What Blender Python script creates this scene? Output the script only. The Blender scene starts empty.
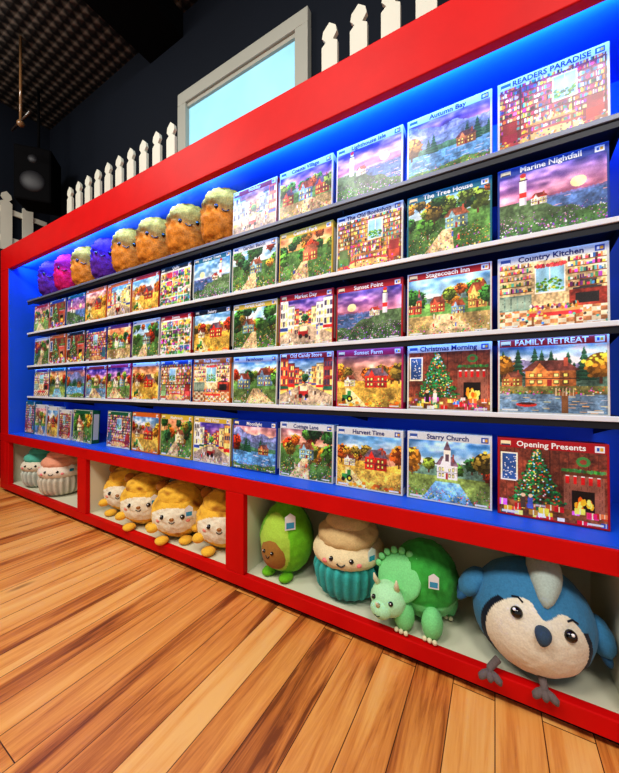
import bpy, math, random
import numpy as np
from mathutils import Vector, Matrix, Euler, noise

random.seed(7)
S = bpy.context.scene
COL = S.collection
try:
    S.view_settings.view_transform = 'Standard'
except Exception:
    pass
try:
    S.view_settings.look = 'Medium High Contrast'
except Exception:
    pass

def lin(c):
    return tuple((x/12.92 if x <= .04045 else ((x+.055)/1.055)**2.4) for x in c[:3])
def rgb(r, g, b):
    return lin((r/255, g/255, b/255))

# ------------------------------------------------------------------ materials
def newmat(name):
    m = bpy.data.materials.new(name); m.use_nodes = True
    nt = m.node_tree
    b = nt.nodes['Principled BSDF']
    return m, nt, b
def N(nt, t, **kw):
    n = nt.nodes.new(t)
    for k, v in kw.items():
        setattr(n, k, v)
    return n
def simple(name, col, rough=.5, metal=0, var=.12, scale=6, bump=0, bscale=40, coat=0, emis=0, spec=.5):
    m, nt, b = newmat(name)
    tc = N(nt, 'ShaderNodeTexCoord')
    no = N(nt, 'ShaderNodeTexNoise'); no.inputs['Scale'].default_value = scale; no.inputs['Detail'].default_value = 5
    nt.links.new(tc.outputs['Object'], no.inputs['Vector'])
    mr = N(nt, 'ShaderNodeMapRange')
    mr.inputs['To Min'].default_value = 1-var; mr.inputs['To Max'].default_value = 1+var
    nt.links.new(no.outputs['Fac'], mr.inputs['Value'])
    mx = N(nt, 'ShaderNodeMix', data_type='RGBA', blend_type='MULTIPLY')
    mx.inputs[0].default_value = 1
    mx.inputs[6].default_value = (*col, 1)
    nt.links.new(mr.outputs[0], mx.inputs[7])
    nt.links.new(mx.outputs[2], b.inputs['Base Color'])
    b.inputs['Roughness'].default_value = rough
    b.inputs['Metallic'].default_value = metal
    b.inputs['Coat Weight'].default_value = coat
    b.inputs['Specular IOR Level'].default_value = spec
    if emis:
        nt.links.new(mx.outputs[2], b.inputs['Emission Color'])
        b.inputs['Emission Strength'].default_value = emis
    if bump:
        n2 = N(nt, 'ShaderNodeTexNoise'); n2.inputs['Scale'].default_value = bscale
        nt.links.new(tc.outputs['Object'], n2.inputs['Vector'])
        bp = N(nt, 'ShaderNodeBump'); bp.inputs['Strength'].default_value = bump; bp.inputs['Distance'].default_value = .01
        nt.links.new(n2.outputs['Fac'], bp.inputs['Height'])
        nt.links.new(bp.outputs[0], b.inputs['Normal'])
    return m

M_red = simple('red_paint', rgb(202, 8, 10), .5, var=.16, bump=.05, spec=.2)
M_blue = simple('blue_paint', rgb(24, 94, 222), .45, var=.06, bump=.04)
M_white = simple('white_interior_paint', rgb(218, 216, 192), .5, var=.06)
M_black = simple('black_kick', rgb(8, 8, 10), .6, spec=.2)
M_shelf = simple('shelf_steel_dark', rgb(34, 36, 44), .45, metal=.3, var=.1)
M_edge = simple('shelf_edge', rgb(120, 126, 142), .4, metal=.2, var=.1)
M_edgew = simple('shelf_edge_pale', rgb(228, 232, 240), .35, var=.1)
M_navy = simple('navy_wall', rgb(12, 21, 34), .8, var=.12, scale=2, spec=.3)
M_fence = simple('fence_white', rgb(206, 206, 192), .5, var=.06)
M_trim = simple('window_trim', rgb(172, 174, 164), .5, var=.05)
M_speaker = simple('speaker_plastic', rgb(5, 5, 7), .8, spec=.1)
M_cone = simple('speaker_cone', rgb(30, 30, 34), .5, spec=.4)
M_glass = simple('lit_window_glass', rgb(150, 208, 228), .15, var=.35, scale=1.6, emis=.55)

def attrmat(name, rough, coat=0, sheen=0, bump=0, bscale=120, speck=0, detail=3, spec=.5):
    m, nt, b = newmat(name)
    at = N(nt, 'ShaderNodeAttribute'); at.attribute_name = 'Col'
    tc = N(nt, 'ShaderNodeTexCoord')
    no = N(nt, 'ShaderNodeTexNoise'); no.inputs['Scale'].default_value = bscale; no.inputs['Detail'].default_value = detail
    nt.links.new(tc.outputs['Object'], no.inputs['Vector'])
    mr = N(nt, 'ShaderNodeMapRange'); mr.inputs['From Min'].default_value = .3; mr.inputs['From Max'].default_value = .7
    mr.inputs['To Min'].default_value = 1-speck; mr.inputs['To Max'].default_value = 1+speck*.6
    nt.links.new(no.outputs['Fac'], mr.inputs['Value'])
    mx = N(nt, 'ShaderNodeMix', data_type='RGBA', blend_type='MULTIPLY'); mx.inputs[0].default_value = 1
    nt.links.new(at.outputs['Color'], mx.inputs[6]); nt.links.new(mr.outputs[0], mx.inputs[7])
    nt.links.new(mx.outputs[2], b.inputs['Base Color'])
    b.inputs['Roughness'].default_value = rough
    b.inputs['Coat Weight'].default_value = coat
    b.inputs['Coat Roughness'].default_value = .12
    b.inputs['Sheen Weight'].default_value = sheen
    b.inputs['Specular IOR Level'].default_value = spec
    if bump:
        bp = N(nt, 'ShaderNodeBump'); bp.inputs['Strength'].default_value = bump; bp.inputs['Distance'].default_value = .003
        nt.links.new(no.outputs['Fac'], bp.inputs['Height']); nt.links.new(bp.outputs[0], b.inputs['Normal'])
    return m
M_print = attrmat('printed_cardboard', .5, coat=.25, bump=.0, bscale=200, speck=.10, spec=.3)
M_fur = attrmat('plush_fabric', .9, sheen=.1, bump=.3, bscale=170, speck=.12, spec=.2)
M_shag = attrmat('shaggy_plush_fabric', 1, sheen=0, bump=.8, bscale=110, speck=.3, spec=.05)
M_gloss = attrmat('plastic_eye', .15, coat=.5)

# wood floor
def floor_mat():
    m, nt, b = newmat('wood_plank_floor')
    L = nt.links.new
    tc = N(nt, 'ShaderNodeTexCoord')
    mp = N(nt, 'ShaderNodeMapping'); mp.inputs['Rotation'].default_value = (0, 0, math.radians(90))
    L(tc.outputs['Object'], mp.inputs['Vector'])
    br = N(nt, 'ShaderNodeTexBrick')
    br.inputs['Color1'].default_value = (0, 0, 0, 1); br.inputs['Color2'].default_value = (1, 1, 1, 1)
    br.inputs['Mortar'].default_value = (0.5, .5, .5, 1)
    br.inputs['Scale'].default_value = 1; br.inputs['Mortar Size'].default_value = .0014
    br.inputs['Brick Width'].default_value = 1.35; br.inputs['Row Height'].default_value = .125
    br.inputs['Bias'].default_value = 0; br.offset = .37; br.offset_frequency = 2
    L(mp.outputs[0], br.inputs['Vector'])
    off = N(nt, 'ShaderNodeVectorMath', operation='SCALE'); off.inputs['Scale'].default_value = 13
    L(br.outputs['Color'], off.inputs[0])
    ad = N(nt, 'ShaderNodeVectorMath', operation='ADD')
    L(mp.outputs[0], ad.inputs[0]); L(off.outputs[0], ad.inputs[1])
    st = N(nt, 'ShaderNodeMapping'); st.inputs['Scale'].default_value = (.9, 11, 1)
    L(ad.outputs[0], st.inputs['Vector'])
    g = N(nt, 'ShaderNodeTexNoise'); g.inputs['Scale'].default_value = 1.5; g.inputs['Detail'].default_value = 8; g.inputs['Distortion'].default_value = .7; g.inputs['Roughness'].default_value = .62
    L(st.outputs[0], g.inputs['Vector'])
    st2 = N(nt, 'ShaderNodeMapping'); st2.inputs['Scale'].default_value = (2.0, 60, 1)
    L(ad.outputs[0], st2.inputs['Vector'])
    wv = N(nt, 'ShaderNodeTexNoise'); wv.inputs['Scale'].default_value = 3; wv.inputs['Detail'].default_value = 4
    L(st2.outputs[0], wv.inputs['Vector'])
    add = N(nt, 'ShaderNodeMath', operation='MULTIPLY_ADD')
    L(br.outputs['Color'], add.inputs[0]); add.inputs[1].default_value = .30
    L(g.outputs['Fac'], add.inputs[2])
    a2 = N(nt, 'ShaderNodeMath', operation='MULTIPLY_ADD')
    L(wv.outputs['Fac'], a2.inputs[0]); a2.inputs[1].default_value = .20; L(add.outputs[0], a2.inputs[2])
    cr = N(nt, 'ShaderNodeValToRGB'); L(a2.outputs[0], cr.inputs[0])
    e = cr.color_ramp.elements
    e[0].position = .52; e[0].color = (*rgb(238, 186, 112), 1)
    e[1].position = 1.0; e[1].color = (*rgb(128, 70, 32), 1)
    for p, c in [(.70, rgb(230, 164, 88)), (.84, rgb(210, 136, 66)), (.94, rgb(176, 104, 48))]:
        x = cr.color_ramp.elements.new(p); x.color = (*c, 1)
    kn = N(nt, 'ShaderNodeTexVoronoi'); kn.inputs['Scale'].default_value = 1.0
    st3 = N(nt, 'ShaderNodeMapping'); st3.inputs['Scale'].default_value = (1.3, 4.2, 1)
    L(ad.outputs[0], st3.inputs['Vector']); L(st3.outputs[0], kn.inputs['Vector'])
    km = N(nt, 'ShaderNodeMapRange'); km.inputs['From Min'].default_value = .03; km.inputs['From Max'].default_value = .10
    km.inputs['To Min'].default_value = .75; km.inputs['To Max'].default_value = 0
    L(kn.outputs['Distance'], km.inputs['Value'])
    kmx = N(nt, 'ShaderNodeMix', data_type='RGBA'); L(km.outputs[0], kmx.inputs[0]); L(cr.outputs[0], kmx.inputs[6]); kmx.inputs[7].default_value = (*rgb(92, 46, 18), 1)
    mo = N(nt, 'ShaderNodeMix', data_type='RGBA')
    L(br.outputs['Fac'], mo.inputs[0]); L(kmx.outputs[2], mo.inputs[6]); mo.inputs[7].default_value = (*rgb(70, 34, 14), 1)
    L(mo.outputs[2], b.inputs['Base Color'])
    b.inputs['Roughness'].default_value = .36
    bp = N(nt, 'ShaderNodeBump'); bp.inputs['Strength'].default_value = .15; bp.inputs['Distance'].default_value = .004; bp.invert = True
    L(br.outputs['Fac'], bp.inputs['Height']); L(bp.outputs[0], b.inputs['Normal'])
    return m
M_floor = floor_mat()

def tin_mat():
    m, nt, b = newmat('pressed_tin'); L = nt.links.new
    tc = N(nt, 'ShaderNodeTexCoord')
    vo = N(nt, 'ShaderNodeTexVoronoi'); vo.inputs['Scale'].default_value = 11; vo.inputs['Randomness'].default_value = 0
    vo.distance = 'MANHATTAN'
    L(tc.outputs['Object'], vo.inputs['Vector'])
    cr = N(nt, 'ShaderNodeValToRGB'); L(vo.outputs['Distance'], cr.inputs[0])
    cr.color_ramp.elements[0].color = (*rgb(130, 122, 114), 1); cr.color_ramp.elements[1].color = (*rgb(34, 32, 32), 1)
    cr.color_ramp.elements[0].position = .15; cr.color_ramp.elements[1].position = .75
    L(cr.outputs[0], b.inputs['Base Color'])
    b.inputs['Metallic'].default_value = .2; b.inputs['Roughness'].default_value = .4
    bp = N(nt, 'ShaderNodeBump'); bp.inputs['Strength'].default_value = .8; bp.inputs['Distance'].default_value = .02
    L(vo.outputs['Distance'], bp.inputs['Height']); L(bp.outputs[0], b.inputs['Normal'])
    return m
M_tin = tin_mat()

# ------------------------------------------------------------------ mesh composer
class MB:
    def __init__(s):
        s.v = []; s.f = []; s.c = []; s.m = []; s.smooth = []
        s.mats = []
    def mi(s, mat):
        if mat not in s.mats: s.mats.append(mat)
        return s.mats.index(mat)
    def add(s, verts, faces, cols, mat, smooth=False):
        o = len(s.v)
        s.v += [tuple(p) for p in verts]
        if isinstance(cols, tuple): cols = [cols]*len(verts)
        s.c += list(cols)
        i = s.mi(mat)
        for f in faces:
            s.f.append(tuple(k+o for k in f)); s.m.append(i); s.smooth.append(smooth)
    def xform(s, M, start=0):
        s.v[start:] = [tuple(M@Vector(p)) for p in s.v[start:]]
    def box(s, lo, hi, mat, col=(1, 1, 1), bev=0.0):
        x0, y0, z0 = lo; x1, y1, z1 = hi
        if bev <= 0:
            vs = [(x0,y0,z0),(x1,y0,z0),(x1,y1,z0),(x0,y1,z0),(x0,y0,z1),(x1,y0,z1),(x1,y1,z1),(x0,y1,z1)]
            fs = [(0,3,2,1),(4,5,6,7),(0,1,5,4),(1,2,6,5),(2,3,7,6),(3,0,4,7)]
            s.add(vs, fs, col, mat); return
        import bmesh
        bm = bmesh.new(); bmesh.ops.create_cube(bm, size=1)
        for v in bm.verts:
            v.co = Vector(((x0+x1)/2+v.co.x*(x1-x0), (y0+y1)/2+v.co.y*(y1-y0), (z0+z1)/2+v.co.z*(z1-z0)))
        bmesh.ops.bevel(bm, geom=bm.edges[:], offset=bev, segments=2, affect='EDGES', profile=.5)
        bm.verts.index_update()
        s.add([v.co.copy() for v in bm.verts], [tuple(v.index for v in f.verts) for f in bm.faces], col, mat)
        bm.free()
    def prism(s, poly, y0, y1, mat, col=(1,1,1)):
        n = len(poly)
        vs = [(p[0], y0, p[1]) for p in poly]+[(p[0], y1, p[1]) for p in poly]
        fs = [tuple(range(n)), tuple(range(2*n-1, n-1, -1))]
        for i in range(n):
            j = (i+1) % n; fs.append((i, i+n, j+n, j))
        s.add(vs, fs, col, mat)
    def ell(s, c, r, col, rot=(0,0,0), seg=(40, 28), shape=None, amp=0, nsc=30, mat=None, smooth=True):
        mat = mat or M_fur
        R = Euler(rot).to_matrix(); c = Vector(c)
        nu, nv = seg
        vs = []; cs = []
        for j in range(nv+1):
            th = math.pi*j/nv
            for i in range(nu):
                ph = 2*math.pi*i/nu
                d = Vector((math.sin(th)*math.cos(ph), math.sin(th)*math.sin(ph), math.cos(th)))
                k = Vector(shape(d)) if shape else d
                p = Vector((k.x*r[0], k.y*r[1], k.z*r[2]))
                if amp:
                    p += d*(amp*(noise.noise((p+c)*nsc)+.5*noise.noise((p+c)*nsc*2.3)))
                vs.append(c+R@p)
                cs.append(col(d) if callable(col) else col)
        fs = []
        for j in range(nv):
            for i in range(nu):
                a = j*nu+i; b_ = j*nu+(i+1) % nu
                fs.append((a, a+nu, b_+nu, b_))
        s.add(vs, fs, cs, mat, smooth)
    def tube(s, pts, rad, col, mat=None, n=8, cap=True):
        mat = mat or M_gloss
        pts = [Vector(p) for p in pts]
        if not isinstance(rad, (list, tuple)): rad = [rad]*len(pts)
        vs = []; fs = []
        for i, p in enumerate(pts):
            t = (pts[min(i+1, len(pts)-1)]-pts[max(i-1, 0)]).normalized()
            a = t.orthogonal().normalized() if abs(t.z) > .99 else t.cross(Vector((0,0,1))).normalized()
            b_ = t.cross(a)
            for k in range(n):
                w = 2*math.pi*k/n
                vs.append(p+(a*math.cos(w)+b_*math.sin(w))*rad[i])
        for i in range(len(pts)-1):
            for k in range(n):
                fs.append((i*n+k, i*n+(k+1) % n, (i+1)*n+(k+1) % n, (i+1)*n+k))
        if cap:
            fs.append(tuple(range(n-1, -1, -1))); fs.append(tuple((len(pts)-1)*n+k for k in range(n)))
        s.add(vs, fs, col, mat, True)
    def obj(s, name, loc=(0,0,0), rot=(0,0,0), scale=1):
        me = bpy.data.meshes.new(name)
        me.from_pydata(s.v, [], s.f)
        for m in s.mats: me.materials.append(m)
        me.polygons.foreach_set('material_index', s.m)
        me.polygons.foreach_set('use_smooth', s.smooth)
        at = me.color_attributes.new('Col', 'FLOAT_COLOR', 'POINT')
        arr = np.ones((len(s.v), 4), dtype=np.float32); arr[:, :3] = np.array([tuple(c)[:3] for c in s.c])
        at.data.foreach_set('color', arr.ravel())
        me.validate(); me.update()
        o = bpy.data.objects.new(name, me); COL.objects.link(o)
        o.location = loc; o.rotation_euler = rot; o.scale = (scale,)*3
        return o

def slab(name, lo, hi, mat, bev=0):
    b = MB(); b.box(lo, hi, mat, bev=bev); return b.obj(name)

# ------------------------------------------------------------------ room shell
WALLY = .62; LX = -4.78; CZ = 4.2
slab('floor', (LX-.1, -6, -.05), (4.5, WALLY, 0), M_floor)
slab('wall_back', (LX-.1, WALLY, 0), (4.5, WALLY+.1, CZ), M_navy)
slab('wall_left', (LX-.1, -6, 0), (LX, WALLY, CZ), M_navy)
slab('ceiling', (LX-.1, -6, CZ), (4.5, WALLY+.1, CZ+.1), M_tin)
slab('ceiling_beam', (-2.75, -4, 4.0), (-2.3, WALLY, CZ), M_speaker)

# ------------------------------------------------------------------ display unit
XL, XR = -4.0, .47
OL, OR = -4.21, .60
ZT, ZR0 = 2.358, 2.143
D = .45
u = MB()
B = .004
u.box((OL, 0, ZR0), (OR, .04, ZT), M_red, bev=B)
u.box((OL, .04, ZT-.03), (OR, D+.02, ZT), M_red)
u.box((XL, .03, ZR0+.045), (XR, D, ZR0+.065), M_blue)
u.box((XL-.02, .001, .56), (XL, D, ZR0+.06), M_blue)
u.box((OL, 0, .04), (XL-.02, .04, ZR0), M_red, bev=B)
u.box((XR, .001, .56), (XR+.02, D, ZR0+.06), M_blue)
u.box((XR+.02, 0, .04), (OR, .04, ZR0), M_red, bev=B)
u.box((OL, D, .03), (OR, D+.02, ZT-.03), M_blue)
u.box((XL, .002, .555), (XR, D, .572), M_blue)
u.box((OL, -.004, .49), (OR, .03, .566), M_red, bev=B)
u.box((OL, -.004, .03), (OR, .03, .09), M_red, bev=B)
u.box((OL+.02, .03, .03), (OR-.02, D, .088), M_white)
u.box((OL+.02, .03, .49), (OR-.02, D, .554), M_white)
u.box((OL+.02, D-.012, .088), (OR-.02, D-.002, .49), M_white)
for a, b_ in [(-4.21, -4.09), (-2.70, -2.58), (-1.19, -1.07), (.32, .60)]:
    u.box((a, -.003, .09), (b_, .03, .49), M_red, bev=B)
    u.box((a+.004, .03, .088), (b_-.004, D-.012, .49), M_white)
u.box((OL+.03, .03, 0), (OR-.03, .06, .03), M_black)
u.box((OL, .06, 0), (OL+.05, D, .03), M_black); u.box((OR-.05, .06, 0), (OR, D, .03), M_black)
u.obj('display_shelving_unit')
slab('led_strip', (XL+.02, .041, 2.168), (XR-.02, .05, 2.186), M_speaker)

# ------------------------------------------------------------------ shelves
SH = [1.833, 1.525, 1.214, .925]
SX0, SX1 = -3.86, .345
for n, z in enumerate(SH):
    b = MB()
    b.box((SX0, .10, z-.012), (SX1, D-.004, z), M_shelf)
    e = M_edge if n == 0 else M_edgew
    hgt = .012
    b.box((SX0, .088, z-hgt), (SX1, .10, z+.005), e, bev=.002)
    b.box((SX0, .094, z-.034), (SX1, .10, z-hgt+.001), M_shelf)
    x = SX1-.01
    while x > SX0-.01:
        vs = [(x-.0015, .13, z-.012), (x-.0015, D-.004, z-.012), (x-.0015, D-.004, z-.09), (x-.0015, .13, z-.03),
              (x+.0015, .13, z-.012), (x+.0015, D-.004, z-.012), (x+.0015, D-.004, z-.09), (x+.0015, .13, z-.03)]
        b.add(vs, [(0,1,2,3),(7,6,5,4),(0,4,5,1),(1,5,6,2),(2,6,7,3),(3,7,4,0)], (1,1,1), M_shelf)
        x -= .93
    b.obj('display_shelf')

# ------------------------------------------------------------------ puzzle art painter
def vnoise(rng, W, H, fx, fy):
    g = rng.random((fy+2, fx+2))
    xs = np.linspace(0, fx, W); ys = np.linspace(0, fy, H)
    xi = xs.astype(int); yi = ys.astype(int); xf = (xs-xi)[None, :]; yf = (ys-yi)[:, None]
    xf = xf*xf*(3-2*xf); yf = yf*yf*(3-2*yf)
    a = g[np.ix_(yi, xi)]; b = g[np.ix_(yi, xi+1)]; c = g[np.ix_(yi+1, xi)]; d = g[np.ix_(yi+1, xi+1)]
    return (a*(1-xf)+b*xf)*(1-yf)+(c*(1-xf)+d*xf)*yf
SKY = [((90,140,190),(245,205,165)), ((60,60,140),(235,150,160)), ((110,160,205),(225,220,210)),
       ((150,110,130),(245,180,120)), ((80,130,180),(205,215,220)), ((200,120,90),(248,212,140))]
class Painter:
    def __init__(s, rng, W, H):
        s.rng = rng; s.W = W; s.H = H
        s.xx, s.yy = np.meshgrid(np.linspace(0, 1, W), np.linspace(0, 1, H))
        s.img = np.zeros((H, W, 3))
        s.n1 = vnoise(rng, W, H, 22, 18); s.n2 = vnoise(rng, W, H, 55, 46); s.n0 = vnoise(rng, W, H, 6, 5)
        s.tex = (.42+.35*s.n0+.4*s.n1+.4*s.n2)[..., None]
    def sky(s, a, b, y0=.4):
        t = np.clip((s.yy-y0)/(.95-y0), 0, 1)[..., None]
        s.img = np.array(b)/255*(1-t)+np.array(a)/255*t
        cl = vnoise(s.rng, s.W, s.H, 5, 12)*.6+vnoise(s.rng, s.W, s.H, 13, 24)*.4
        s.img += np.clip(cl-.5, -.2, 1)[..., None]*np.array([.9, .75, .65])
    def put(s, m, col, tx=True):
        c = np.array(col)/255.
        s.img[m] = (c*s.tex)[m] if tx else c
    def loc(s, cx, cy, rx, ry):
        x0 = max(0, int((cx-rx)*s.W)-1); x1 = max(0, min(s.W, int((cx+rx)*s.W)+2))
        y0 = max(0, int((cy-ry)*s.H)-1); y1 = max(0, min(s.H, int((cy+ry)*s.H)+2))
        return (slice(y0, y1), slice(x0, x1))
    def el(s, cx, cy, rx, ry, col, tx=False):
        sl = s.loc(cx, cy, rx, ry); X = s.xx[sl]; Y = s.yy[sl]
        if X.size == 0: return
        m = ((X-cx)/rx)**2+((Y-cy)/ry)**2 < 1
        c = np.array(col)/255.
        v = s.img[sl]; v[m] = (c*s.tex[sl])[m] if tx else c
    def re(s, x0, x1, y0, y1, col, tx=False):
        sl = s.loc((x0+x1)/2, (y0+y1)/2, (x1-x0)/2, (y1-y0)/2); X = s.xx[sl]; Y = s.yy[sl]
        if X.size == 0: return
        m = (X >= x0) & (X <= x1) & (Y >= y0) & (Y <= y1)
        c = np.array(col)/255.
        v = s.img[sl]; v[m] = (c*s.tex[sl])[m] if tx else c
    def jit(s, c, a=.3):
        return tuple(np.clip(np.array(c)*(1+a*(s.rng.random()*2-1.1))+s.rng.normal(0, 8, 3), 0, 255))
    def hill(s, base, amp, col):
        p = s.rng.random(3)*6
        h = base+amp*(np.sin(s.xx*5+p[0])*.5+np.sin(s.xx*11+p[1])*.3+np.sin(s.xx*23+p[2])*.12)+(s.n2-.5)*.02
        s.put(s.yy < h, col)
    def tree(s, cx, cy, r, cols):
        s.re(cx-r*.09, cx+r*.09, cy-r*1.5, cy, (70,45,35))
        base = cols[s.rng.integers(len(cols))]
        s.el(cx, cy, r*.85, r, tuple(.45*v for v in base), True)
        for _ in range(46):
            a = s.rng.random()*6.28; q = r*math.sqrt(s.rng.random())*1.1
            x = cx+q*math.cos(a)*.9; y = cy+q*math.sin(a)
            lit = .65+.5*((x-cx)*-.4+(y-cy))/r+.25*s.rng.random()
            rr = r*(.07+.11*s.rng.random())
            s.el(x, y, rr, rr, tuple(np.clip(np.array(base)*max(.3, lit)*1.15, 0, 255)))
    def pine(s, cx, y0, h, col=(40,85,60)):
        for k in range(6):
            y = y0+h*k/6; w = h*.26*(1-k/6.5)
            for q in range(6):
                s.re(cx-w*(1-q/6), cx+w*(1-q/6), y+h*.04*q, y+h*.04*(q+1), tuple(v*(.65+.12*q) for v in col))
    def house(s, cx, cy, w, h, wall, roof):
        s.re(cx-w/2, cx+w/2, cy, cy+h, wall, True)
        s.re(cx+w*.18, cx+w/2, cy, cy+h, tuple(v*.72 for v in wall), True)
        for q in range(5): s.re(cx-w/2, cx+w/2, cy+h*q/5, cy+h*q/5+.004, tuple(v*.8 for v in wall))
        rh = h*.65
        m = (s.yy >= cy+h) & (s.yy < cy+h+rh) & (abs(s.xx-cx) < (w*.58)-(w*.3)*(s.yy-cy-h)/rh)
        s.put(m, roof)
        m = (s.yy >= cy+h*.8) & (s.yy < cy+h+rh*.8) & (abs(s.xx-cx+w*.2) < w*.2*(1-(s.yy-cy-h*.8)/(rh*.8+h*.2)))
        s.put(m, tuple(min(255, v*1.1) for v in wall))
        s.re(cx+w*.26, cx+w*.34, cy+h+rh*.4, cy+h+rh*1.25, (140,70,55))
        for k in (-.36, -.2, .12, .3):
            for yy in ((.15, .42), (.58, .85)):
                s.re(cx+k*w-w*.055, cx+k*w+w*.055, cy+h*yy[0], cy+h*yy[1], (60,40,35))
                s.re(cx+k*w-w*.038, cx+k*w+w*.038, cy+h*(yy[0]+.04), cy+h*(yy[1]-.04), (255,215,120))
        s.re(cx-w*.06, cx+w*.04, cy, cy+h*.45, (120,40,40))
        s.re(cx-w*.55, cx+w*.55, cy+h*.48, cy+h*.53, tuple(v*.6 for v in roof))
    def dots(s, n, y0, y1, cols, r=.009, x0=0, x1=1):
        pts = sorted([(y0+(y1-y0)*s.rng.random(), x0+(x1-x0)*s.rng.random()) for _ in range(n)], reverse=True)
        for cy, cx in pts:
            rr = r*(.4+.8*s.rng.random())*(1.4-(cy-y0)/(y1-y0+1e-6))
            s.el(cx, cy, rr*.85, rr, s.jit(cols[s.rng.integers(len(cols))], .35))
    def figure(s, cx, cy, h):
        s.re(cx-h*.12, cx+h*.12, cy, cy+h*.7, s.jit([(180,50,50),(60,80,150),(230,220,200),(70,50,60)][s.rng.integers(4)]))
        s.el(cx, cy+h*.82, h*.1, h*.12, (225,180,150))
FL = [(220,60,90),(245,180,70),(240,230,230),(180,80,180),(235,110,60),(245,220,110)]
GR = [(60,110,50),(90,140,60),(50,90,55),(120,140,60)]
AU = [(200,100,40),(220,150,60),(170,60,35),(130,110,50)]
CL = FL+[(70,110,160),(80,140,130),(180,150,100),(225,210,180),(110,60,110),(70,95,60),(60,40,40)]
def paint(kind, rng, W, H, hdr, border):
    P = Painter(rng, W, H); xx, yy = P.xx, P.yy
    R = rng.random
    sk = SKY[1] if (kind == 'light' and R() < .5) else SKY[rng.integers(len(SKY))]
    P.sky(*sk)
    if kind == 'light':
        lx = .25+.5*(R() < .4)
        P.el(1-lx, .6, .07, .07, (255,220,170))
        P.hill(.5, .01, (110,110,160))
        P.put(yy < .47, (80,105,150))
        for k in range(60):
            y = R()*.45; x = R(); P.re(x-.03, x+.03, y, y+.004, (220,170,180))
        sg = 1 if lx < .5 else -1
        P.put((yy < .48-.55*(sg*(xx-lx)-.1)+.03*np.sin(xx*20)) & (yy < .5), (80,100,70))
        P.hill(.22, .06, (70,100,60))
        P.re(lx-.035, lx+.035, .45, .78, (245,240,235)); P.re(lx+.01, lx+.035, .45, .78, (180,175,190)); P.re(lx-.043, lx+.043, .78, .795, (60,40,50)); P.re(lx-.025, lx+.025, .795, .84, (255,225,140)); P.el(lx, .85, .03, .03, (170,40,40))
        if R() < .5: P.re(lx-.035, lx+.035, .55, .62, (190,50,45))
        P.house(lx+sg*.15, .42, .15, .09, (240,232,225), (170,60,50))
        P.dots(420, .01, .34, [(150,90,180),(220,130,180),(240,220,230),(110,60,150),(70,110,60)], .009)
    elif kind == 'cabin':
        P.hill(.66, .08, (110,105,130)); P.hill(.55, .04, (70,90,80))
        for k in range(12): P.pine(R(), .42+.1*R(), .2+.2*R(), (45,80,60))
        P.house(.5, .36, .46, .2, (175,110,65), (85,50,45)); P.house(.14, .36, .2, .12, (150,95,60), (95,60,50))
        P.put(yy < .36, (100,95,60)); P.put((yy < .26), (95,115,135))
        for k in range(90):
            y = R()*.25; x = R(); P.re(x-.03, x+.03, y, y+.005, [(240,180,120),(150,150,160),(50,70,90)][rng.integers(3)])
        P.re(.6, .66, .02, .28, (110,75,50)); P.re(.54, .72, .24, .29, (130,90,60))
        for k in range(6): P.re(.55+.03*k, .557+.03*k, .24, .34, (200,180,150))
        P.el(.28, .12, .1, .03, (170,50,40)); P.el(.28, .135, .08, .016, (60,30,30))
        P.tree(.93, .62, .15, AU); P.tree(.04, .65, .13, AU)
        P.dots(130, .26, .37, FL+GR, .009)
    elif kind == 'street':
        for side in (-1, 1):
            n = 5; xw = 0
            for k in range(n):
                w = .17*(.72**k); x0 = xw; x1 = xw+w; xw = x1
                top = .52+(.9-.52)*(1-x0/.62)*(.85+.15*R()); bot = .42-.30*(1-x0/.55)
                c = [(190,80,60),(225,200,150),(130,150,170),(205,150,90),(150,60,60),(230,225,210)][rng.integers(6)]
                a, b_ = (x0, x1) if side < 0 else (1-x1, 1-x0)
                P.re(a, b_, bot, top, c, True)
                P.re(a, b_, top, top+.02, tuple(v*.5 for v in c))
                for fl in range(3):
                    yb = bot+(top-bot)*(.36+.22*fl)
                    for q in range(3):
                        xa = a+(b_-a)*(.12+.29*q); P.re(xa, xa+(b_-a)*.2, yb, yb+(top-bot)*.13, (250,215,130) if R() < .5 else (70,60,80))
                P.re(a, b_, bot+(top-bot)*.24, bot+(top-bot)*.32, [(180,40,40),(40,90,70),(230,225,210),(50,70,130)][rng.integers(4)])
                P.re(a+(b_-a)*.1, b_-(b_-a)*.1, bot+(top-bot)*.02, bot+(top-bot)*.22, (240,190,110))
        P.put((yy < .42-.5*abs(xx-.5)*.9) , (165,145,125))
        P.tree(.5, .52, .07, GR)
        for k in range(14): P.figure(.2+.6*R(), .06+.25*R(), .10)
        P.re(.38, .56, .18, .30, (150,40,40)); P.re(.40, .54, .27, .36, (225,210,170)); P.el(.42, .18, .035, .045, (40,30,30)); P.el(.53, .18, .035, .045, (40,30,30))
        P.dots(90, .01, .12, FL+GR, .010)
    elif kind == 'collage':
        P.put(yy > -1, (225,220,205))
        for i in range(5):
            for j in range(4):
                x0 = .03+.19*i; y0 = .04+.205*j; c = CL[rng.integers(len(CL))]
                P.re(x0, x0+.175, y0, y0+.19, c, True)
                P.re(x0, x0+.175, y0, y0+.07, P.jit(GR[rng.integers(4)]), True)
                for k in range(9): P.el(x0+.175*R(), y0+.17*R(), .015+.02*R(), .015+.025*R(), P.jit(CL[rng.integers(len(CL))]))
    elif kind == 'kitchen':
        P.put(yy > -1, (205,180,140)); P.put(yy < .3, (160,110,75))
        for i in range(14):
            for j in range(5):
                if (i+j) % 2: P.re(i/14, (i+1)/14, j*.055, (j+1)*.055, (200,185,160))
        P.re(.36, .64, .45, .82, (235,230,215)); P.re(.375, .625, .47, .8, (140,180,200)); P.re(.495, .505, .45, .82, (235,230,215))
        for k in range(60): P.el(.38+.24*R(), .48+.16*R(), .014, .014, P.jit(GR[rng.integers(4)]))
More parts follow.
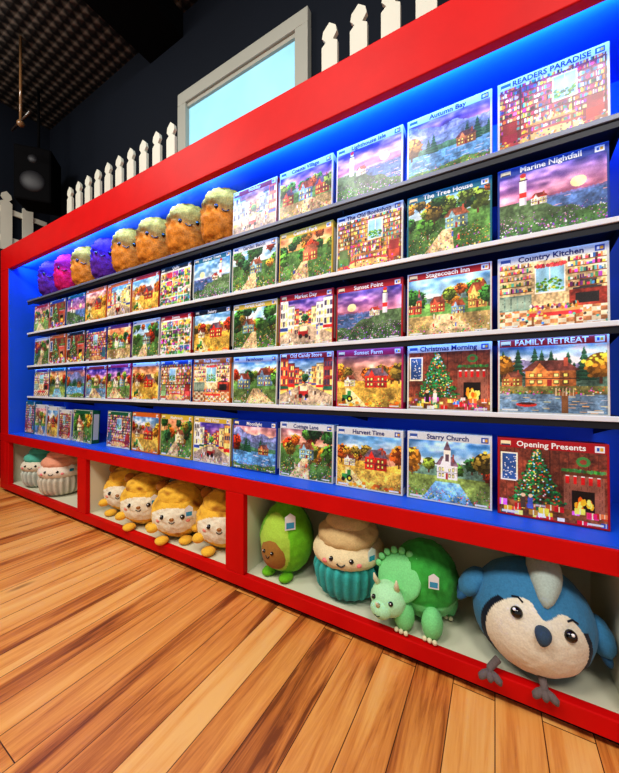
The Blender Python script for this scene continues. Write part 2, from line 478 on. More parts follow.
        for k in range(40): P.el(.355+.29*R(), .80+.03*R(), .014, .02, P.jit((190,70,70)))
        P.re(0, .33, .25, .46, (110,130,120), True); P.re(.67, 1, .25, .46, (140,60,50), True)
        for k in range(5): P.re(.01+.065*k, .06+.065*k, .28, .43, (140,155,140)); P.el(.05+.065*k, .36, .005, .006, (60,50,40))
        P.re(.72, .92, .28, .41, (40,36,36)); P.re(.70, .94, .46, .48, (60,55,55)); P.re(.76, .9, .48, .60, (70,60,60))
        for y0 in (.50, .585, .67, .755, .83):
            for a, b_ in ((.01, .34), (.66, .98)):
                P.re(a, b_, y0-.01, y0, (110,70,45))
                x = a
                while x < b_-.02:
                    w = .007+.010*R(); P.re(x, x+w*1.5, y0, y0+.02+.045*R(), P.jit(CL[rng.integers(len(CL))])); x += w*1.6
        P.re(.3, .76, .2, .235, (190,140,90)); P.re(.33, .35, .02, .2, (120,80,50)); P.re(.71, .73, .02, .2, (120,80,50))
        P.re(.3, .76, .15, .2, (180,60,60))
        for k in range(45): P.el(.32+.42*R(), .245+.05*R(), .012, .012+.018*R(), P.jit(CL[rng.integers(len(CL))]))
        for k in range(40): P.el(R(), .02+.2*R(), .014, .016, P.jit(CL[rng.integers(len(CL))]))
    elif kind in ('village', 'town'):
        P.hill(.62, .06, (100,120,120)); P.hill(.5, .04, (90,125,70))
        for k in range(9): P.tree(R(), .52+.16*R(), .07+.05*R(), GR+AU[:2])
        n = 2+rng.integers(3)
        for k in range(n): P.house((k+.5)/n+.06*(R()-.5), .28+.12*R(), .7/n*(.8+.4*R()), .11+.12*R(), [(215,185,150),(175,80,60),(230,222,205),(120,145,170),(200,150,90)][rng.integers(5)], [(110,60,50),(80,70,90),(140,75,50)][rng.integers(3)])
        P.put(yy < .31, [(95,115,70),(150,130,90),(205,210,220),(90,120,150)][rng.integers(4)])
        px = .3+.4*R()
        P.put((yy < .32) & (abs(xx-px+.3*(yy-.2)) < .34-.85*yy), (190,165,130))
        for k in range(6): P.figure(.3+.4*R(), .12+.15*R(), .08)
        P.tree(.04, .62, .12, GR+AU); P.tree(.97, .55, .12, GR+AU)
        P.dots(260, .01, .26, FL+GR+GR, .009)
    elif kind == 'clutter':
        wall = [(120,75,55),(150,110,80),(90,70,90),(130,60,70)][rng.integers(4)]
        P.put(yy > -1, wall)
        wx = .25+.3*R()
        for r in range(11):
            y0 = .12+r*.073; x = 0
            while x < 1:
                w = .005+.012*R(); hh = .03+.032*R()
                if R() < .2: P.el(x+w, y0+.022, .018, .022, P.jit(CL[rng.integers(len(CL))])); x += .035
                else: P.re(x, x+w, y0, y0+hh, P.jit(CL[rng.integers(len(CL))])); x += w
            P.re(0, 1, y0-.009, y0, (70,40,28))
        for x in (.0, .22, .7, .97): P.re(x-.008, x+.008, .1, .95, (80,48,32))
        P.re(wx, wx+.22, .48, .82, (220,205,180)); P.re(wx+.012, wx+.105, .50, .80, (130,170,205)); P.re(wx+.115, wx+.208, .50, .80, (140,175,205))
        for k in range(40): P.el(wx+.02+.18*R(), .51+.12*R(), .014, .014, P.jit(GR[rng.integers(4)]))
        P.put(yy < .16, (140,90,60)); P.el(.5, .1, .38, .1, (150,60,60)); P.el(.5, .1, .3, .07, (200,160,110))
        P.re(.28, .72, .26, .29, (170,120,75)); P.re(.3, .32, .08, .26, (110,70,45)); P.re(.68, .70, .08, .26, (110,70,45))
        for k in range(30): P.el(.3+.4*R(), .30+.04*R(), .012, .014+.02*R(), P.jit(CL[rng.integers(len(CL))]))
        for cx in (.12, .88):
            c = [(150,60,60),(70,100,120),(110,130,90)][rng.integers(3)]
            P.re(cx-.09, cx+.09, .12, .24, P.jit(c)); P.re(cx-.07, cx+.07, .24, .4, tuple(v*.8 for v in c)); P.re(cx-.1, cx-.075, .1, .27, tuple(v*.65 for v in c)); P.re(cx+.075, cx+.1, .1, .27, tuple(v*.65 for v in c))
        for k in range(80): P.el(R(), .02+.14*R(), .011, .013, P.jit(CL[rng.integers(len(CL))]))
    elif kind == 'xmas':
        P.put(yy > -1, (105,55,42))
        for k in range(12): P.re(k/12-.003, k/12+.003, .1, 1, (70,36,28))
        P.put(yy < .2, (120,72,46))
        P.re(.03, .2, .45, .82, (230,215,190)); P.re(.045, .185, .47, .8, (50,80,130))
        for k in range(30): P.el(.05+.13*R(), .48+.3*R(), .006, .007, (235,240,250))
        P.re(.62, .96, .18, .62, (140,90,75)); P.re(.60, .98, .60, .64, (90,50,35)); P.re(.69, .88, .18, .42, (30,18,15))
        for q in range(10):
            for k in range(7): P.re(.62+.05*k+.02*(q % 2), .623+.05*k+.02*(q % 2), .18+.042*q, .22+.042*q, (100,60,50))
        P.re(.69, .88, .18, .42, (30,18,15))
        for k in range(16): P.el(.72+.14*R(), .2+.12*R(), .018, .04, [(255,170,50),(255,110,30),(255,230,120)][rng.integers(3)])
        for k in range(5): P.re(.64+k*.065, .67+k*.065, .5, .6, (190,30,35)); P.re(.64+k*.065, .67+k*.065, .585, .6, (240,240,235))
        for k in range(50): P.el(.61+.36*R(), .65+.015*R(), .013, .018, P.jit((60,110,60)))
        P.el(.79, .77, .06, .06, (60,110,60)); P.el(.79, .77, .03, .03, (120,60,45))
        for y in np.linspace(.2, .9, 36):
            w = (.94-y)*.34*(1+.1*math.sin(y*60))
            for q in range(int(8+w*60)):
                x = .38+(R()*2-1)*w
                P.el(x, y+.01*R(), .014, .012, P.jit((35,95,55), .5))
        for _ in range(110):
            cy = .2+.68*R(); cx = .38+(R()-.5)*2*(.92-cy)*.32
            P.el(cx, cy, .008, .009, [(240,70,60),(255,225,120),(240,240,255),(100,180,240),(230,190,60)][rng.integers(5)])
        P.el(.38, .93, .02, .022, (255,235,140))
        for _ in range(40):
            x, y, w = R(), .03+.15*R(), .02+.03*R()
            c = P.jit((FL+[(190,30,40),(60,120,80),(60,90,170)])[rng.integers(9)])
            P.re(x-w, x+w, y-w*.8, y+w*.8, c); P.re(x-w*.12, x+w*.12, y-w*.8, y+w*.8, (245,225,180))
        for k in range(3): P.figure(.15+.25*R(), .12, .2)
    elif kind == 'barn':
        P.hill(.62, .06, (150,110,90)); P.hill(.46, .04, (190,150,70))
        for k in range(9): P.tree(R(), .5+.15*R(), .06+.06*R(), AU)
        P.house(.62, .34, .32, .2, (175,50,40), (90,75,85)); P.house(.22, .37, .17, .11, (232,225,205), (110,60,50))
        P.put(yy < .34, (170,140,70))
        P.put((yy < .34) & (abs(xx-.35+.5*yy) < .05+.4*(.3-yy)), (205,180,130))
        P.tree(.95, .6, .13, AU)
        P.dots(260, .01, .3, [(220,140,50),(200,90,40),(230,200,100),(110,130,60),(160,50,40)], .009)
        P.re(.1, .24, .14, .22, (50,110,60)); P.re(.18, .24, .22, .29, (50,110,60)); P.el(.12, .13, .03, .035, (30,26,26)); P.el(.22, .15, .045, .055, (30,26,26)); P.el(.22, .15, .02, .025, (220,180,50))
        for k in range(12): P.el(R(), .03+.07*R(), .03, .026, P.jit((220,110,35)))
    elif kind == 'church':
        P.hill(.55, .05, (90,115,100)); P.put(yy < .38, (110,125,70))
        for k in range(9): P.tree(R(), .45+.16*R(), .09, AU+GR)
        P.house(.5, .34, .24, .2, (240,230,215), (100,80,90))
        P.re(.46, .54, .5, .76, (240,230,215)); P.re(.48, .52, .6, .7, (90,70,80)); P.put((yy >= .76) & (yy < .9) & (abs(xx-.5) < .045*(1-(yy-.76)/.14)), (100,80,90))
        P.put((yy < .3) & (abs(xx-.5) < .32-.6*yy), (110,150,180)); P.tree(.06, .62, .14, AU); P.tree(.92, .62, .14, AU)
        P.dots(260, .01, .24, FL+GR, .009)
    elif kind == 'garden':
        P.put(yy < .6, (70,100,55))
        for k in range(16): P.tree(R(), .45+.45*R(), .07+.08*R(), GR+GR+AU)
        P.house(.35+.3*R(), .36, .26, .18, [(225,205,165),(120,150,160),(180,90,70)][rng.integers(3)], (130,80,60))
        P.put((yy < .37) & (abs(xx-.45-.3*(yy-.2)) < .2-.4*yy), (190,165,130))
        for k in range(3): P.figure(.3+.4*R(), .15+.1*R(), .1)
        P.dots(380, .01, .42, FL+GR, .009)
    else:
        P.hill(.76, .12, (120,125,165)); P.hill(.62, .08, (95,110,135)); P.hill(.48, .04, (65,100,75))
        P.put(yy < .38, (95,140,175))
        for k in range(60):
            y = R()*.36; x = R(); P.re(x-.04, x+.04, y, y+.005, (200,190,190) if R() < .5 else (60,90,130))
        for k in range(8): P.pine(R(), .36+.05*R(), .18+.1*R())
        P.house(.72, .34, .22, .12, (160,105,70), (90,60,60)); P.hill(.13, .05, (80,110,60)); P.tree(.06, .55, .15, AU)
        P.dots(200, .01, .18, FL+GR, .009)
    img = P.img
    img *= (.94+.5*vnoise(rng, W, H, 4, 4))[..., None]
    img *= (.88+.3*vnoise(rng, W, H, 16, 14))[..., None]
    img = img+(rng.random((H, W, 1))-.5)*.08
    g = img.mean(axis=2, keepdims=True)
    img = np.clip(g+(img-g)*1.12, 0, 1)
    P.img = img
    H_ = .885
    P.put((yy > H_), hdr, False)
    bw = .016
    P.put((xx < bw) | (xx > 1-bw) | (yy < .02) | (yy > .985), border, False)
    lt = sum(hdr) > 500
    P.re(.885, .965, H_+.012, .972, (30,70,160) if lt else (240,240,240))
    P.re(.90, .925, H_+.03, .955, (240,240,240) if lt else (40,90,180)); P.re(.93, .955, H_+.03, .955, (230,170,40))
    P.re(.03, .13, H_+.02, .968, (60,90,160) if lt else (250,230,180)); P.re(.035, .125, H_+.02, H_+.04, (240,240,240) if lt else (60,60,90))
    P.re(.04, .2, .035, .06, (235,235,235)); P.re(.82, .95, .035, .055, (235,235,235))
    return np.clip(P.img, 0, 1)

def text_mesh(txt, size, width):
    cu = bpy.data.curves.new('t', 'FONT'); cu.body = txt; cu.size = size; cu.align_x = 'CENTER'; cu.align_y = 'CENTER'; cu.resolution_u = 2; cu.offset = .0006
    o = bpy.data.objects.new('t', cu); COL.objects.link(o)
    bpy.context.view_layer.update()
    me = o.evaluated_get(bpy.context.evaluated_depsgraph_get()).to_mesh()
    vs = [v.co.copy() for v in me.vertices]; fs = [tuple(p.vertices) for p in me.polygons]
    bpy.data.objects.remove(o); bpy.data.curves.remove(cu)
    if vs:
        w = max(v.x for v in vs)-min(v.x for v in vs)
        if w > width:
            for v in vs: v.x *= width/w
    return vs, fs

PAL = {'w': (218,218,214), 'r': (176,18,28), 'b': (28,60,150), 'o': (214,104,30), 'g': (28,96,60), 'p': (96,46,120), 'y': (216,180,60), 'k': (26,24,32), 't': (24,110,130), 'm': (190,36,96)}
def puzzle_box(x, z, w, h, kind, hc, title, seed, res, y=.112, dep=.055, tilt=2.5, rz=0):
    rng = np.random.default_rng(seed)
    W = res; H = int(res*h/w)
    hdr = PAL[hc]; border = hdr if seed % 3 else PAL['w']
    im = paint(kind, rng, W, H, hdr, border)
    li = np.where(im <= .04045, im/12.92, ((im+.055)/1.055)**2.4)
    b = MB()
    sc = rgb(*hdr)
    b.box((-w/2, 0, 0), (w/2, dep, h), M_print, col=sc, bev=.0015)
    xs = np.linspace(-w/2+.0012, w/2-.0012, W); zs = np.linspace(.0012, h-.0012, H)
    X, Z = np.meshgrid(xs, zs)
    vs = np.stack([X.ravel(), np.full(X.size, -.0006), Z.ravel()], 1).tolist()
    idx = np.arange(W*H).reshape(H, W)
    fs = np.stack([idx[:-1,:-1].ravel(), idx[:-1,1:].ravel(), idx[1:,1:].ravel(), idx[1:,:-1].ravel()], 1).tolist()
    b.add(vs, [tuple(f) for f in fs], [tuple(c) for c in li.reshape(-1, 3).tolist()], M_print)
    if title:
        tv, tf = text_mesh(title, .026, w*.70)
        b.add([(v.x, -.0012, h*.932+v.y) for v in tv], tf, rgb(245,240,230) if sum(hdr) < 500 else rgb(30,40,110), M_print)
    b.add([(w/2+.0005, .008, .03), (w/2+.0005, dep-.008, .03), (w/2+.0005, dep-.008, h-.03), (w/2+.0005, .008, h-.03)], [(0,1,2,3)], rgb(205,205,200) if sum(hdr) < 500 else rgb(60,90,170), M_print)
    return b.obj('puzzle_box', (x, y, z+.0006), (math.radians(-tilt), 0, math.radians(rz)))

ROWS = [
 (SH[0], [('clutter','w','READERS PARADISE'),('lake','w','Autumn Bay'),('light','w','Lighthouse Isle'),('town','w','Coastal Village'),('street','r','Holiday')]),
 (SH[1], [('light','b','Marine Nightfall'),('garden','t','The Tree House'),('clutter','w','The Old Bookshop'),('garden','y','Central Park'),('garden','w','Garden Bench'),('light','t','Harbor Town'),('collage','k','Quilts'),('barn','r','Autumn'),('street','o','Main Street')]),
 (SH[2], [('kitchen','w','Country Kitchen'),('village','r','Stagecoach Inn'),('light','r','Sunset Point'),('street','r','Market Day'),('garden','y','Forest Cabin'),('barn','k','Bakery'),('collage','r','Sweets'),('garden','w','Pond'),('village','p','Cottage')]),
 (SH[3], [('cabin','r','FAMILY RETREAT'),('xmas','w','Christmas Morning'),('barn','m','Sunset Farm'),('street','r','Old Candy Store'),('village','w','Farmhouse'),('kitchen','o','Train Station'),('clutter','b','Pups'),('barn','w','Harvest')]),
 (.572,  [('xmas','r','Opening Presents'),('church','w','Starry Church'),('barn','w','Harvest Time'),('garden','w','Cottage Lane'),('lake','b','Moonlight'),('street','y','Wild West'),('garden','y','Mushroom'),('barn','o','Pumpkins'),('clutter','g','Cabin')]),
]
KINDS = ['village','clutter','barn','garden','lake','light','xmas','church','collage','street','cabin','kitchen']
sd = 100
pitch = .3165
for ri, (z, spec) in enumerate(ROWS):
    ncol = 5 if ri == 0 else 13
    if ri == 4: ncol = 9
    for c in range(ncol):
        sd += 1
        xc = .158-pitch*c
        if c < len(spec): k, hc, ti = spec[c]
        else:
            k = random.choice(KINDS); hc = random.choice('wrbogpytkm'); ti = 'Puzzle'
        res = 190 if c < 3 else (104 if c < 6 else 60)
        hh = .262 if ri != 4 else .27
        puzzle_box(xc, z+(.0005), .300, hh-random.random()*.006, k, hc, ti if c < 7 else None, sd, res, y=.113+random.random()*.006, rz=random.uniform(-.6, .6))
for i, (xc, w, h, hc) in enumerate([(-2.86, .30, .26, 'g'), (-3.15, .2, .25, 'w'), (-3.38, .2, .27, 'w'), (-3.62, .22, .28, 'w'), (-3.85, .2, .31, 't')]):
    puzzle_box(xc, .5725, w, h, ['garden','clutter','barn','village','clutter'][i], hc, None, 300+i, 46, y=.1)

# ------------------------------------------------------------------ plush helpers
K = rgb(10, 10, 12)
def sp(c, r, az, el, out=1.0):
    a = math.radians(az); e = math.radians(el)
    d = Vector((math.sin(a)*math.cos(e), -math.cos(a)*math.cos(e), math.sin(e)))
    k = 1/math.sqrt((d.x/r[0])**2+(d.y/r[1])**2+(d.z/r[2])**2)
    return Vector(c)+d*k*out
def eye(b, c, r, az, el, s=.012, hl=True, col=K):
    p = sp(c, r, az, el, 1.0)
    b.ell(p, (s, s, s), col, seg=(16, 12), mat=M_gloss)
    if hl:
        q = sp(c, r, az-1.5, el+2, 1.0)
        b.ell(q+(q-Vector(c)).normalized()*s*.85, (s*.28,)*3, rgb(250,250,250), seg=(8, 6), mat=M_gloss)
def smile(b, c, r, az, el, w=7, dip=4, rad=.0028, col=K):
    pts = [sp(c, r, az+w*t, el-dip*(1-t*t), 1.012) for t in [-1, -.6, -.2, .2, .6, 1]]
    b.tube(pts, rad, col)
def cheek(b, c, r, az, el, s=.013, col=rgb(240,140,140)):
    p = sp(c, r, az, el, .985); b.ell(p, (s, s*.6, s*.7), col, seg=(14, 10))
def tag(b, p, rotz=0, s=1.0):
    R = Matrix.Rotation(rotz, 3, 'Z')
    def q(x, y, z): return Vector(p)+R@Vector((x*s, y*s, z*s))
    vs = [q(-.02,0,-.028), q(.02,0,-.028), q(.02,0,.02), q(0,0,.034), q(-.02,0,.02), q(-.02,.002,-.028), q(.02,.002,-.028), q(.02,.002,.02), q(0,.002,.034), q(-.02,.002,.02)]
    b.add(vs, [(0,1,2,3,4), (9,8,7,6,5), (0,5,6,1), (1,6,7,2), (2,7,8,3), (3,8,9,4), (4,9,5,0)], rgb(225,228,230), M_gloss)
    b.add([q(-.015,-.001,-.022), q(.015,-.001,-.022), q(.015,-.001,.0), q(-.015,-.001,.0)], [(0,1,2,3)], rgb(40,150,190), M_gloss)

def barrel(d):
    p = 3.2
    k = (abs(math.hypot(d.x, d.y))**p+abs(d.z)**p)**(-1/p)
    return (d.x*k, d.y*k, d.z*k)
def snack_plush(x, colr, cream, seed, rz=0):
    b = MB()
    r = (.148, .130, .178); c = (0, 0, .178)
    def cf(d):
        w = .82+.08*math.sin(5*math.atan2(d.y, d.x)+seed)
        n = noise.noise(d*5+Vector((seed, 0, 0)))
        if d.z > w: return tuple(v*(1+.3*n) for v in cream)
        band = .85+.15*math.cos(d.z*9)
        return tuple(v*(1+.45*n)*band for v in colr)
    b.ell(c, r, cf, shape=barrel, amp=.012, nsc=38, seg=(72, 54), mat=M_shag)
    for az in (-20, 20):
        a = math.radians(az); b.ell((.149*math.sin(a), -.133*math.cos(a), .205), (.012, .008, .014), K, seg=(14, 10), mat=M_gloss)
    pts = [(.149*math.sin(math.radians(t*8)), -.138*math.cos(math.radians(t*8)), .188-.012*(1-t*t)) for t in (-1, -.5, 0, .5, 1)]
    b.tube(pts, .0035, K)
    b.ell((-.05, -.03, .012), (.045, .05, .02), colr, seg=(16, 10)); b.ell((.05, -.03, .012), (.045, .05, .02), colr, seg=(16, 10))
    return b.obj('snack_plush', (x, .24, SH[0]+.010), (0, 0, rz))
OR_ = rgb(228, 146, 62); PU = rgb(104, 56, 164); PK = rgb(222, 44, 120)
CR = rgb(158, 88, 34)
for i, (x, col, cr) in enumerate([(-1.42, OR_, CR), (-1.745, OR_, CR), (-2.07, OR_, CR), (-2.38, OR_, CR), (-2.68, PU, rgb(76,36,120)), (-2.99, OR_, CR), (-3.30, PK, rgb(140,30,80)), (-3.61, PU, rgb(76,36,120))]):
    snack_plush(x, col, cr, i*1.7, math.radians(38+random.uniform(-8, 8)))

# --- blue jay plush
CF = .0885
def bluejay():
    b = MB()
    BL = rgb(66, 128, 168); DB = rgb(22, 32, 48); WH = rgb(228, 220, 200); GY = rgb(172, 186, 178)
    c = (0, 0, 0); r = (.178, .165, .172)
    def cf(d):
        fx = d.x; fz = d.z
        if d.y < .35:
            k = math.sqrt((fx/.90)**2+((fz+.18)/.88)**2)
            k += .30*math.exp(-(fx/.17)**2)*(1 if fz > .1 else 0)
            if k < .84: return WH
            if .84 <= k < .93 and fz < .30: return DB
        return BL
    b.ell(c, r, cf, amp=.002, nsc=26, seg=(280, 190))
    els = [112, 100, 88, 76, 64, 53, 44, 36, 30]
    b.tube([sp(c, r, 0, e, 1.0) if e <= 90 else sp(c, r, 180, 180-e, 1.0) for e in els], [.012, .034, .046, .050, .047, .040, .030, .020, .006], GY, mat=M_fur, n=20)
    b.ell(sp(c, r, 0, 4, 1.02), (.020, .030, .025), rgb(60,78,96), rot=(math.radians(25), 0, 0), shape=lambda d: (d.x*(1+.4*d.z), d.y, d.z), seg=(24, 18))
    for az in (-25, 25): eye(b, c, r, az, 13, .0175)
    for az in (-28, 28):
        b.tube([sp(c, r, az-6, 25, 1.008), sp(c, r, az, 27.5, 1.008), sp(c, r, az+6, 25, 1.008)], .0028, DB, mat=M_fur)
    for s in (-1, 1):
        b.ell((s*.185, .0, .02), (.036, .062, .060), BL, rot=(0, s*math.radians(-28), 0), amp=.003, nsc=40, seg=(36, 24))
        for k in range(3):
            b.ell((s*(.205), -.02+.035*k, -.025), (.014, .020, .032), rgb(50,100,140), rot=(0, s*math.radians(-30), 0), seg=(16, 12))
    b.ell((0, .165, -.05), (.05, .06, .02), BL, rot=(math.radians(-20), 0, 0), seg=(20, 14))
    b.xform(Matrix.Translation((0, 0, .170))@Matrix.Rotation(math.radians(12), 4, 'Y')@Matrix.Rotation(math.radians(-8), 4, 'X'))
    FT = rgb(112, 100, 98)
    for fx in (-.128, .018):
        b.tube([(fx*.8, -.10, .045), (fx, -.125, .026), (fx, -.138, .018)], [.012, .011, .010], FT, mat=M_fur)
        for k in (-1, 0, 1):
            b.tube([(fx, -.132, .016), (fx+k*.017, -.144, .014), (fx+k*.026, -.150, .008), (fx+k*.028, -.152, .0)], [.011, .012, .011, .005], FT, mat=M_fur)
    return b.obj('blue_jay_plush', (.102, .115, CF), (0, 0, math.radians(4)), .98)
bluejay()

# --- triceratops plush
def trike():
    b = MB()
    G = rgb(66, 166, 70); MT = rgb(130, 214, 140); LM = rgb(180, 232, 184); CRM = rgb(225, 215, 180)
    c = (0.02, .03, .165); r = (.145, .14, .165)
    def cf(d):
        if d.z < -.3: return MT
        n = noise.noise(d*7); return tuple(v*(1+.25*n) for v in G)
    b.ell(c, r, cf, amp=.005, nsc=34, seg=(96, 64))
    b.ell((-.055, -.085, .195), (.105, .03, .10), MT, rot=(math.radians(-28), 0, math.radians(-12)), amp=.002, seg=(40, 24))
    for i in range(9):
        a = math.radians(10+20*i)
        b.ell((-.055+.105*math.cos(a), -.072+.02*math.sin(a), .20+.095*math.sin(a)), (.016, .012, .016), MT, seg=(14, 10))
    hc = (-.085, -.135, .115); hr = (.078, .07, .07)
    b.ell(hc, hr, LM, amp=.002, nsc=40, seg=(48, 32), rot=(0, 0, math.radians(-10)))
    b.ell((-.095, -.19, .095), (.046, .035, .038), LM, amp=.001, seg=(32, 22))
    for az in (-38, 30): eye(b, hc, hr, az, 16, .010)
    smile(b, (-.095, -.19, .095), (.046, .035, .038), -5, -15, 18, 10, .002)
    b.tube([(-.097, -.215, .122), (-.099, -.235, .144)], [.010, .002], CRM, mat=M_fur)
    for s in (-1, 1):
        b.tube([(-.085+s*.04, -.14, .165), (-.085+s*.048, -.165, .20), (-.085+s*.05, -.172, .225)], [.014, .010, .003], CRM, mat=M_fur)
    for (x, y) in [(.09, -.10), (-.02, -.12), (.11, .08), (-.09, .1)]:
        b.ell((x, y, .06), (.042, .045, .062), MT, amp=.002, seg=(28, 20))
        for k in (-1, 0, 1):
            b.ell((x+k*.02, y-.038, .014), (.010, .010, .010), CRM, seg=(10, 8))
    b.ell((.10, .09, .11), (.06, .05, .04), G, rot=(0, math.radians(25), 0), seg=(24, 16))
    tag(b, (.10, -.115, .24), .3)
    return b.obj('triceratops_plush', (-.272, .150, CF+.001), (0, 0, math.radians(-6)), .90)
trike()

# --- cupcake plush
def cupcake(x, y, rz, seed=0, wrap=rgb(66, 178, 172), top=rgb(206, 178, 128), mid=rgb(230, 212, 170), sc=1.0):
    b = MB()
    def wshape(d):
        p = 3.5; k = (abs(math.hypot(d.x, d.y))**p+abs(d.z)**p)**(-1/p)
        a = math.atan2(d.y, d.x); rib = 1+.035*math.cos(a*22)
        z = d.z*k
        return (d.x*k*rib*(1+.10*z), d.y*k*rib*(1+.10*z), z)
    def wc(d):
        a = math.atan2(d.y, d.x); s = .8+.2*math.cos(a*22); return tuple(v*s for v in wrap)
    b.ell((0, 0, .088), (.150, .145, .088), wc, shape=wshape, amp=.002, nsc=50, seg=(220, 40))
    c = (0, 0, .195); r = (.162, .158, .075)
    b.ell(c, r, mid, amp=.003, nsc=36, seg=(80, 48))
    b.ell((0, 0, .262), (.138, .133, .066), top, amp=.006, nsc=30, seg=(64, 40))
    b.ell((.0, .0, .318), (.098, .098, .045), top, amp=.006, nsc=30, seg=(48, 32))
    for az in (-16, 16): eye(b, c, r, az, 5, .010)
    smile(b, c, r, 0, 0, 6, 4, .003)
    for az in (-27, 27): cheek(b, c, r, az, -1, .014)
    tag(b, sp(c, r, 50, 10, 1.05), math.radians(50))
    return b.obj('cupcake_plush', (x, y, CF), (0, 0, rz), sc)
cupcake(-.585, .165, math.radians(12))
cupcake(-3.72, .16, math.radians(35), wrap=rgb(206, 214, 200), top=rgb(90,180,160), mid=rgb(228,218,196))
cupcake(-3.965, .23, math.radians(35), wrap=rgb(120, 190, 180), top=rgb(226,150,160), mid=rgb(226,212,186), sc=.66)
cupcake(-3.28, .14, math.radians(40), wrap=rgb(214, 206, 186), top=rgb(228, 160, 130), mid=rgb(236, 222, 204), sc=1.06)

# --- avocado plush
def avocado():
    b = MB()
    G = rgb(112, 184, 38); DG = rgb(64, 140, 34); LG = rgb(172, 208, 80)
    c = (0, 0, .172); r = (.135, .12, .172)
    def sh(d):
        k = 1-.24*max(0, d.z)**1.2+.04*max(0, -d.z)
        return (d.x*k, d.y*k, d.z)
    def cf(d):
        if d.y < -.25:
            k = math.sqrt((d.x/.72)**2+((d.z+.05)/.86)**2)
            if k < .9: return LG
        n = noise.noise(d*6); return tuple(v*(1+.2*n) for v in (G if d.y < .3 else DG))
    b.ell(c, r, cf, shape=sh, amp=.003, nsc=30, seg=(120, 84))
    pc = (0, -.075, .125); pr = (.074, .065, .078)
    b.ell(pc, pr, rgb(158, 112, 52), amp=.002, nsc=40, seg=(48, 32))
    for az in (-20, 20): eye(b, pc, pr, az, 14, .008)
    smile(b, pc, pr, 0, 2, 9, 9, .0025)
    b.tube([(0, 0, .335), (.004, 0, .35)], [.015, .01], rgb(110,70,40), mat=M_fur)
    for s in (-1, 1): b.ell((s*.05, -.07, .015), (.03, .04, .018), G, seg=(16, 12))
    tag(b, (.085, -.085, .275), .9, 1.2)
    return b.obj('avocado_plush', (-.915, .15, CF+.001), (0, 0, math.radians(-4)), 1.06)
avocado()

# --- golden puppy plush
def puppy(x, y, rz, seed):
    b = MB()
    BR = rgb(236, 186, 66); DB = rgb(160, 102, 36); W = rgb(240, 232, 206)
    c = (0, 0, .155); r = (.172, .155, .155)
    def mixc(n):
        t = min(1, max(0, (n-.08)*2.0)); return tuple(a*(1-t)+b2*t for a, b2 in zip(BR, DB))
    def cf(d):
        if d.y < .1:
            k = math.sqrt((d.x/.86)**2+((d.z+.10)/.50)**2)
            if k < 1: return W
        return mixc(noise.noise(d*3.2+Vector((seed, 0, 0)))-.1)
    b.ell(c, r, cf, amp=.006, nsc=34, seg=(144, 96))
    c2 = (0, .0, .25); r2 = (.135, .13, .085)
    b.ell(c2, r2, lambda d: mixc(noise.noise(d*2.4+Vector((seed, 3, 0)))-.05), amp=.006, nsc=34, seg=(96, 64))
    for s in (-1, 1):
        b.ell((s*.115, 0.0, .305), (.038, .022, .034), DB, amp=.002, seg=(24, 16))
        b.ell((s*.13, -.10, .085), (.035, .035, .026), BR, amp=.002, seg=(24, 16))
        b.ell((s*.07, -.12, .020), (.04, .042, .022), BR, amp=.002, seg=(24, 16))
        eye(b, c, r, s*22, 4, .0135)
        cheek(b, c, r, s*33, -5, .014, rgb(236,150,130))
    b.ell(sp(c, r, 0, 0, 1.0), (.014, .010, .010), DB, seg=(14, 10), mat=M_gloss)
    smile(b, c, r, 0, -5, 6, 4, .0025)
    tag(b, (.10, -.155, .20), .5, 1.1)
    return b.obj('puppy_plush', (x, y, CF), (0, 0, rz))
for i, (x, y) in enumerate([(-2.405, .22), (-2.07, .15), (-1.715, .14), (-1.372, .19)]):
    puppy(x, y, math.radians(30+6*i % 9), i*2.1)

# ------------------------------------------------------------------ picket fences
def picket_poly(x, w, z0, z1):
    h = w*.5
    P = [(x-h, z0), (x+h, z0), (x+h, z1-w*1.25), (x+h*.45, z1-w*1.05)]
    P += [(x+h*.95, z1-w*.72), (x+h*.8, z1-w*.35), (x, z1), (x-h*.8, z1-w*.35), (x-h*.95, z1-w*.72), (x-h*.45, z1-w*1.05), (x-h, z1-w*1.25)]
    return P
b = MB()
x = -.675
while x < .9:
    b.prism(picket_poly(x, .082, ZT+.002, 2.735), .15, .168, M_fence); x += .145
x = -1.83
while x > -3.2:
    b.prism(picket_poly(x, .082, ZT+.002, 2.745), .15, .168, M_fence); x -= .150
b.box((-3.15, .168, ZT+.04), (-1.79, .19, ZT+.09), M_fence)
b.box((-.72, .168, ZT+.04), (.9, .19, ZT+.09), M_fence)
b.obj('picket_fence')
b = MB()
y = 0
while y < 2.28:
    b.prism(picket_poly(y, .10, 0, .66), 0, .018, M_fence); y += .19
b.box((-.05, .018, .10), (2.28, .04, .16), M_fence); b.box((-.05, .018, .42), (2.28, .04, .48), M_fence)
b.obj('picket_fence', (LX+.045, -1.7, 2.55), (0, 0, math.radians(90)))

# ------------------------------------------------------------------ window above
b = MB()
wx0, wx1, wz0, wz1 = -2.31, -1.04, 2.5, 3.47
T = .10
b.box((wx0, WALLY-.05, wz1-T), (wx1, WALLY+.001, wz1), M_trim, bev=.006)
b.box((wx0, WALLY-.05, wz0), (wx1, WALLY+.001, wz0+T), M_trim, bev=.006)
b.box((wx0, WALLY-.05, wz0+T), (wx0+T, WALLY+.001, wz1-T), M_trim, bev=.004)
b.box((wx1-T, WALLY-.05, wz0+T), (wx1, WALLY+.001, wz1-T), M_trim, bev=.004)
b.box((wx0+T, WALLY-.03, wz1-T-.03), (wx1-T, WALLY-.012, wz1-T), M_trim)
b.box((wx0+T, WALLY-.012, wz0+T), (wx1-T, WALLY-.004, wz1-T), M_glass)
b.obj('window_1')

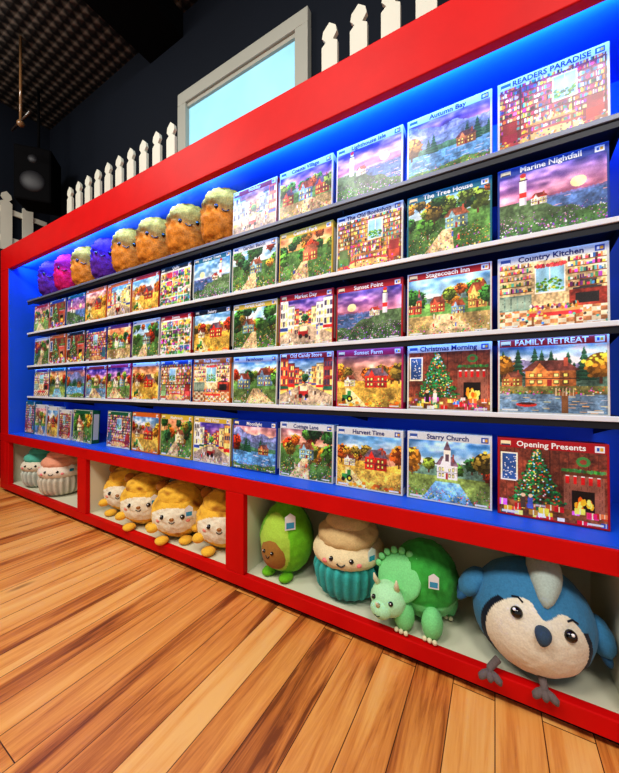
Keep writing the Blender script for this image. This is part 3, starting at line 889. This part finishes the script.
# ------------------------------------------------------------------ speaker + ceiling pipe
b = MB()
b.box((-.16, -.14, -.28), (.16, .14, .28), M_speaker, bev=.02)
b.ell((0, -.135, -.08), (.11, .03, .11), (1,1,1), mat=M_cone, seg=(28, 14))
b.ell((0, -.135, .15), (.045, .02, .045), (1,1,1), mat=M_cone, seg=(20, 12))
b.tube([(0, 0, .28), (0, 0, .98)], .012, (1,1,1), mat=M_speaker)
b.box((-.05, -.05, .28), (.05, .05, .33), M_speaker)
b.obj('wall_speaker', (-4.2, .3, 3.2), (0, 0, math.radians(50)))
b = MB()
b.tube([(0, 0, 0), (0, 0, .79)], .012, rgb(120,90,60)); b.ell((0, 0, 0), (.03, .03, .03), rgb(120,90,60), mat=M_gloss, seg=(16, 10))
b.tube([(-.2, 0, .02), (.2, 0, .02)], .01, rgb(60,50,44))
b.obj('sprinkler_pipe', (-3.73, 0, CZ-.79))

# ------------------------------------------------------------------ lights
def area(name, loc, rot, sx, sy, power, col=(1,1,1)):
    l = bpy.data.lights.new(name, 'AREA'); l.shape = 'RECTANGLE'; l.size = sx; l.size_y = sy; l.energy = power; l.color = col
    o = bpy.data.objects.new(name, l); COL.objects.link(o); o.location = loc; o.rotation_euler = rot
    return o
area('led_light', (-1.77, .055, 2.172), (math.radians(100), 0, 0), 4.35, .02, 27, (.14, .45, 1))
for z in SH:
    area('shelf_blue_fill', (-1.77, .105, z-.026), (math.radians(75), 0, 0), 4.2, .012, 1.6, (.1, .35, 1))  # added blue fill under each shelf to brighten the recess back, no real strip
for i, (x, y) in enumerate([(-3.2, -2.0), (-1.2, -2.2), (.9, -2.2)]):
    area('ceiling_light', (x, y, 3.9), (math.radians(20), 0, 0), 1.1, .8, 62, (1, .96, .9))
area('ceiling_fill', (-3.6, -1.2, 3.2), (math.radians(180), 0, 0), .8, .8, 16, (1, .93, .85))  # added fill aimed upward to lift the tin ceiling, not a fixture
w = bpy.data.worlds.new('w'); S.world = w; w.use_nodes = True
w.node_tree.nodes['Background'].inputs[0].default_value = (.94, .96, 1, 1)
w.node_tree.nodes['Background'].inputs[1].default_value = .47

# ------------------------------------------------------------------ camera
cam = bpy.data.cameras.new('camera'); co = bpy.data.objects.new('camera', cam); COL.objects.link(co)
cam.sensor_fit = 'HORIZONTAL'; cam.sensor_width = 36; cam.lens = 320/619*36
cam.clip_start = .02
co.location = (0, -1.2, 1.02); co.rotation_euler = (math.radians(90), 0, math.radians(30.1))
S.camera = co
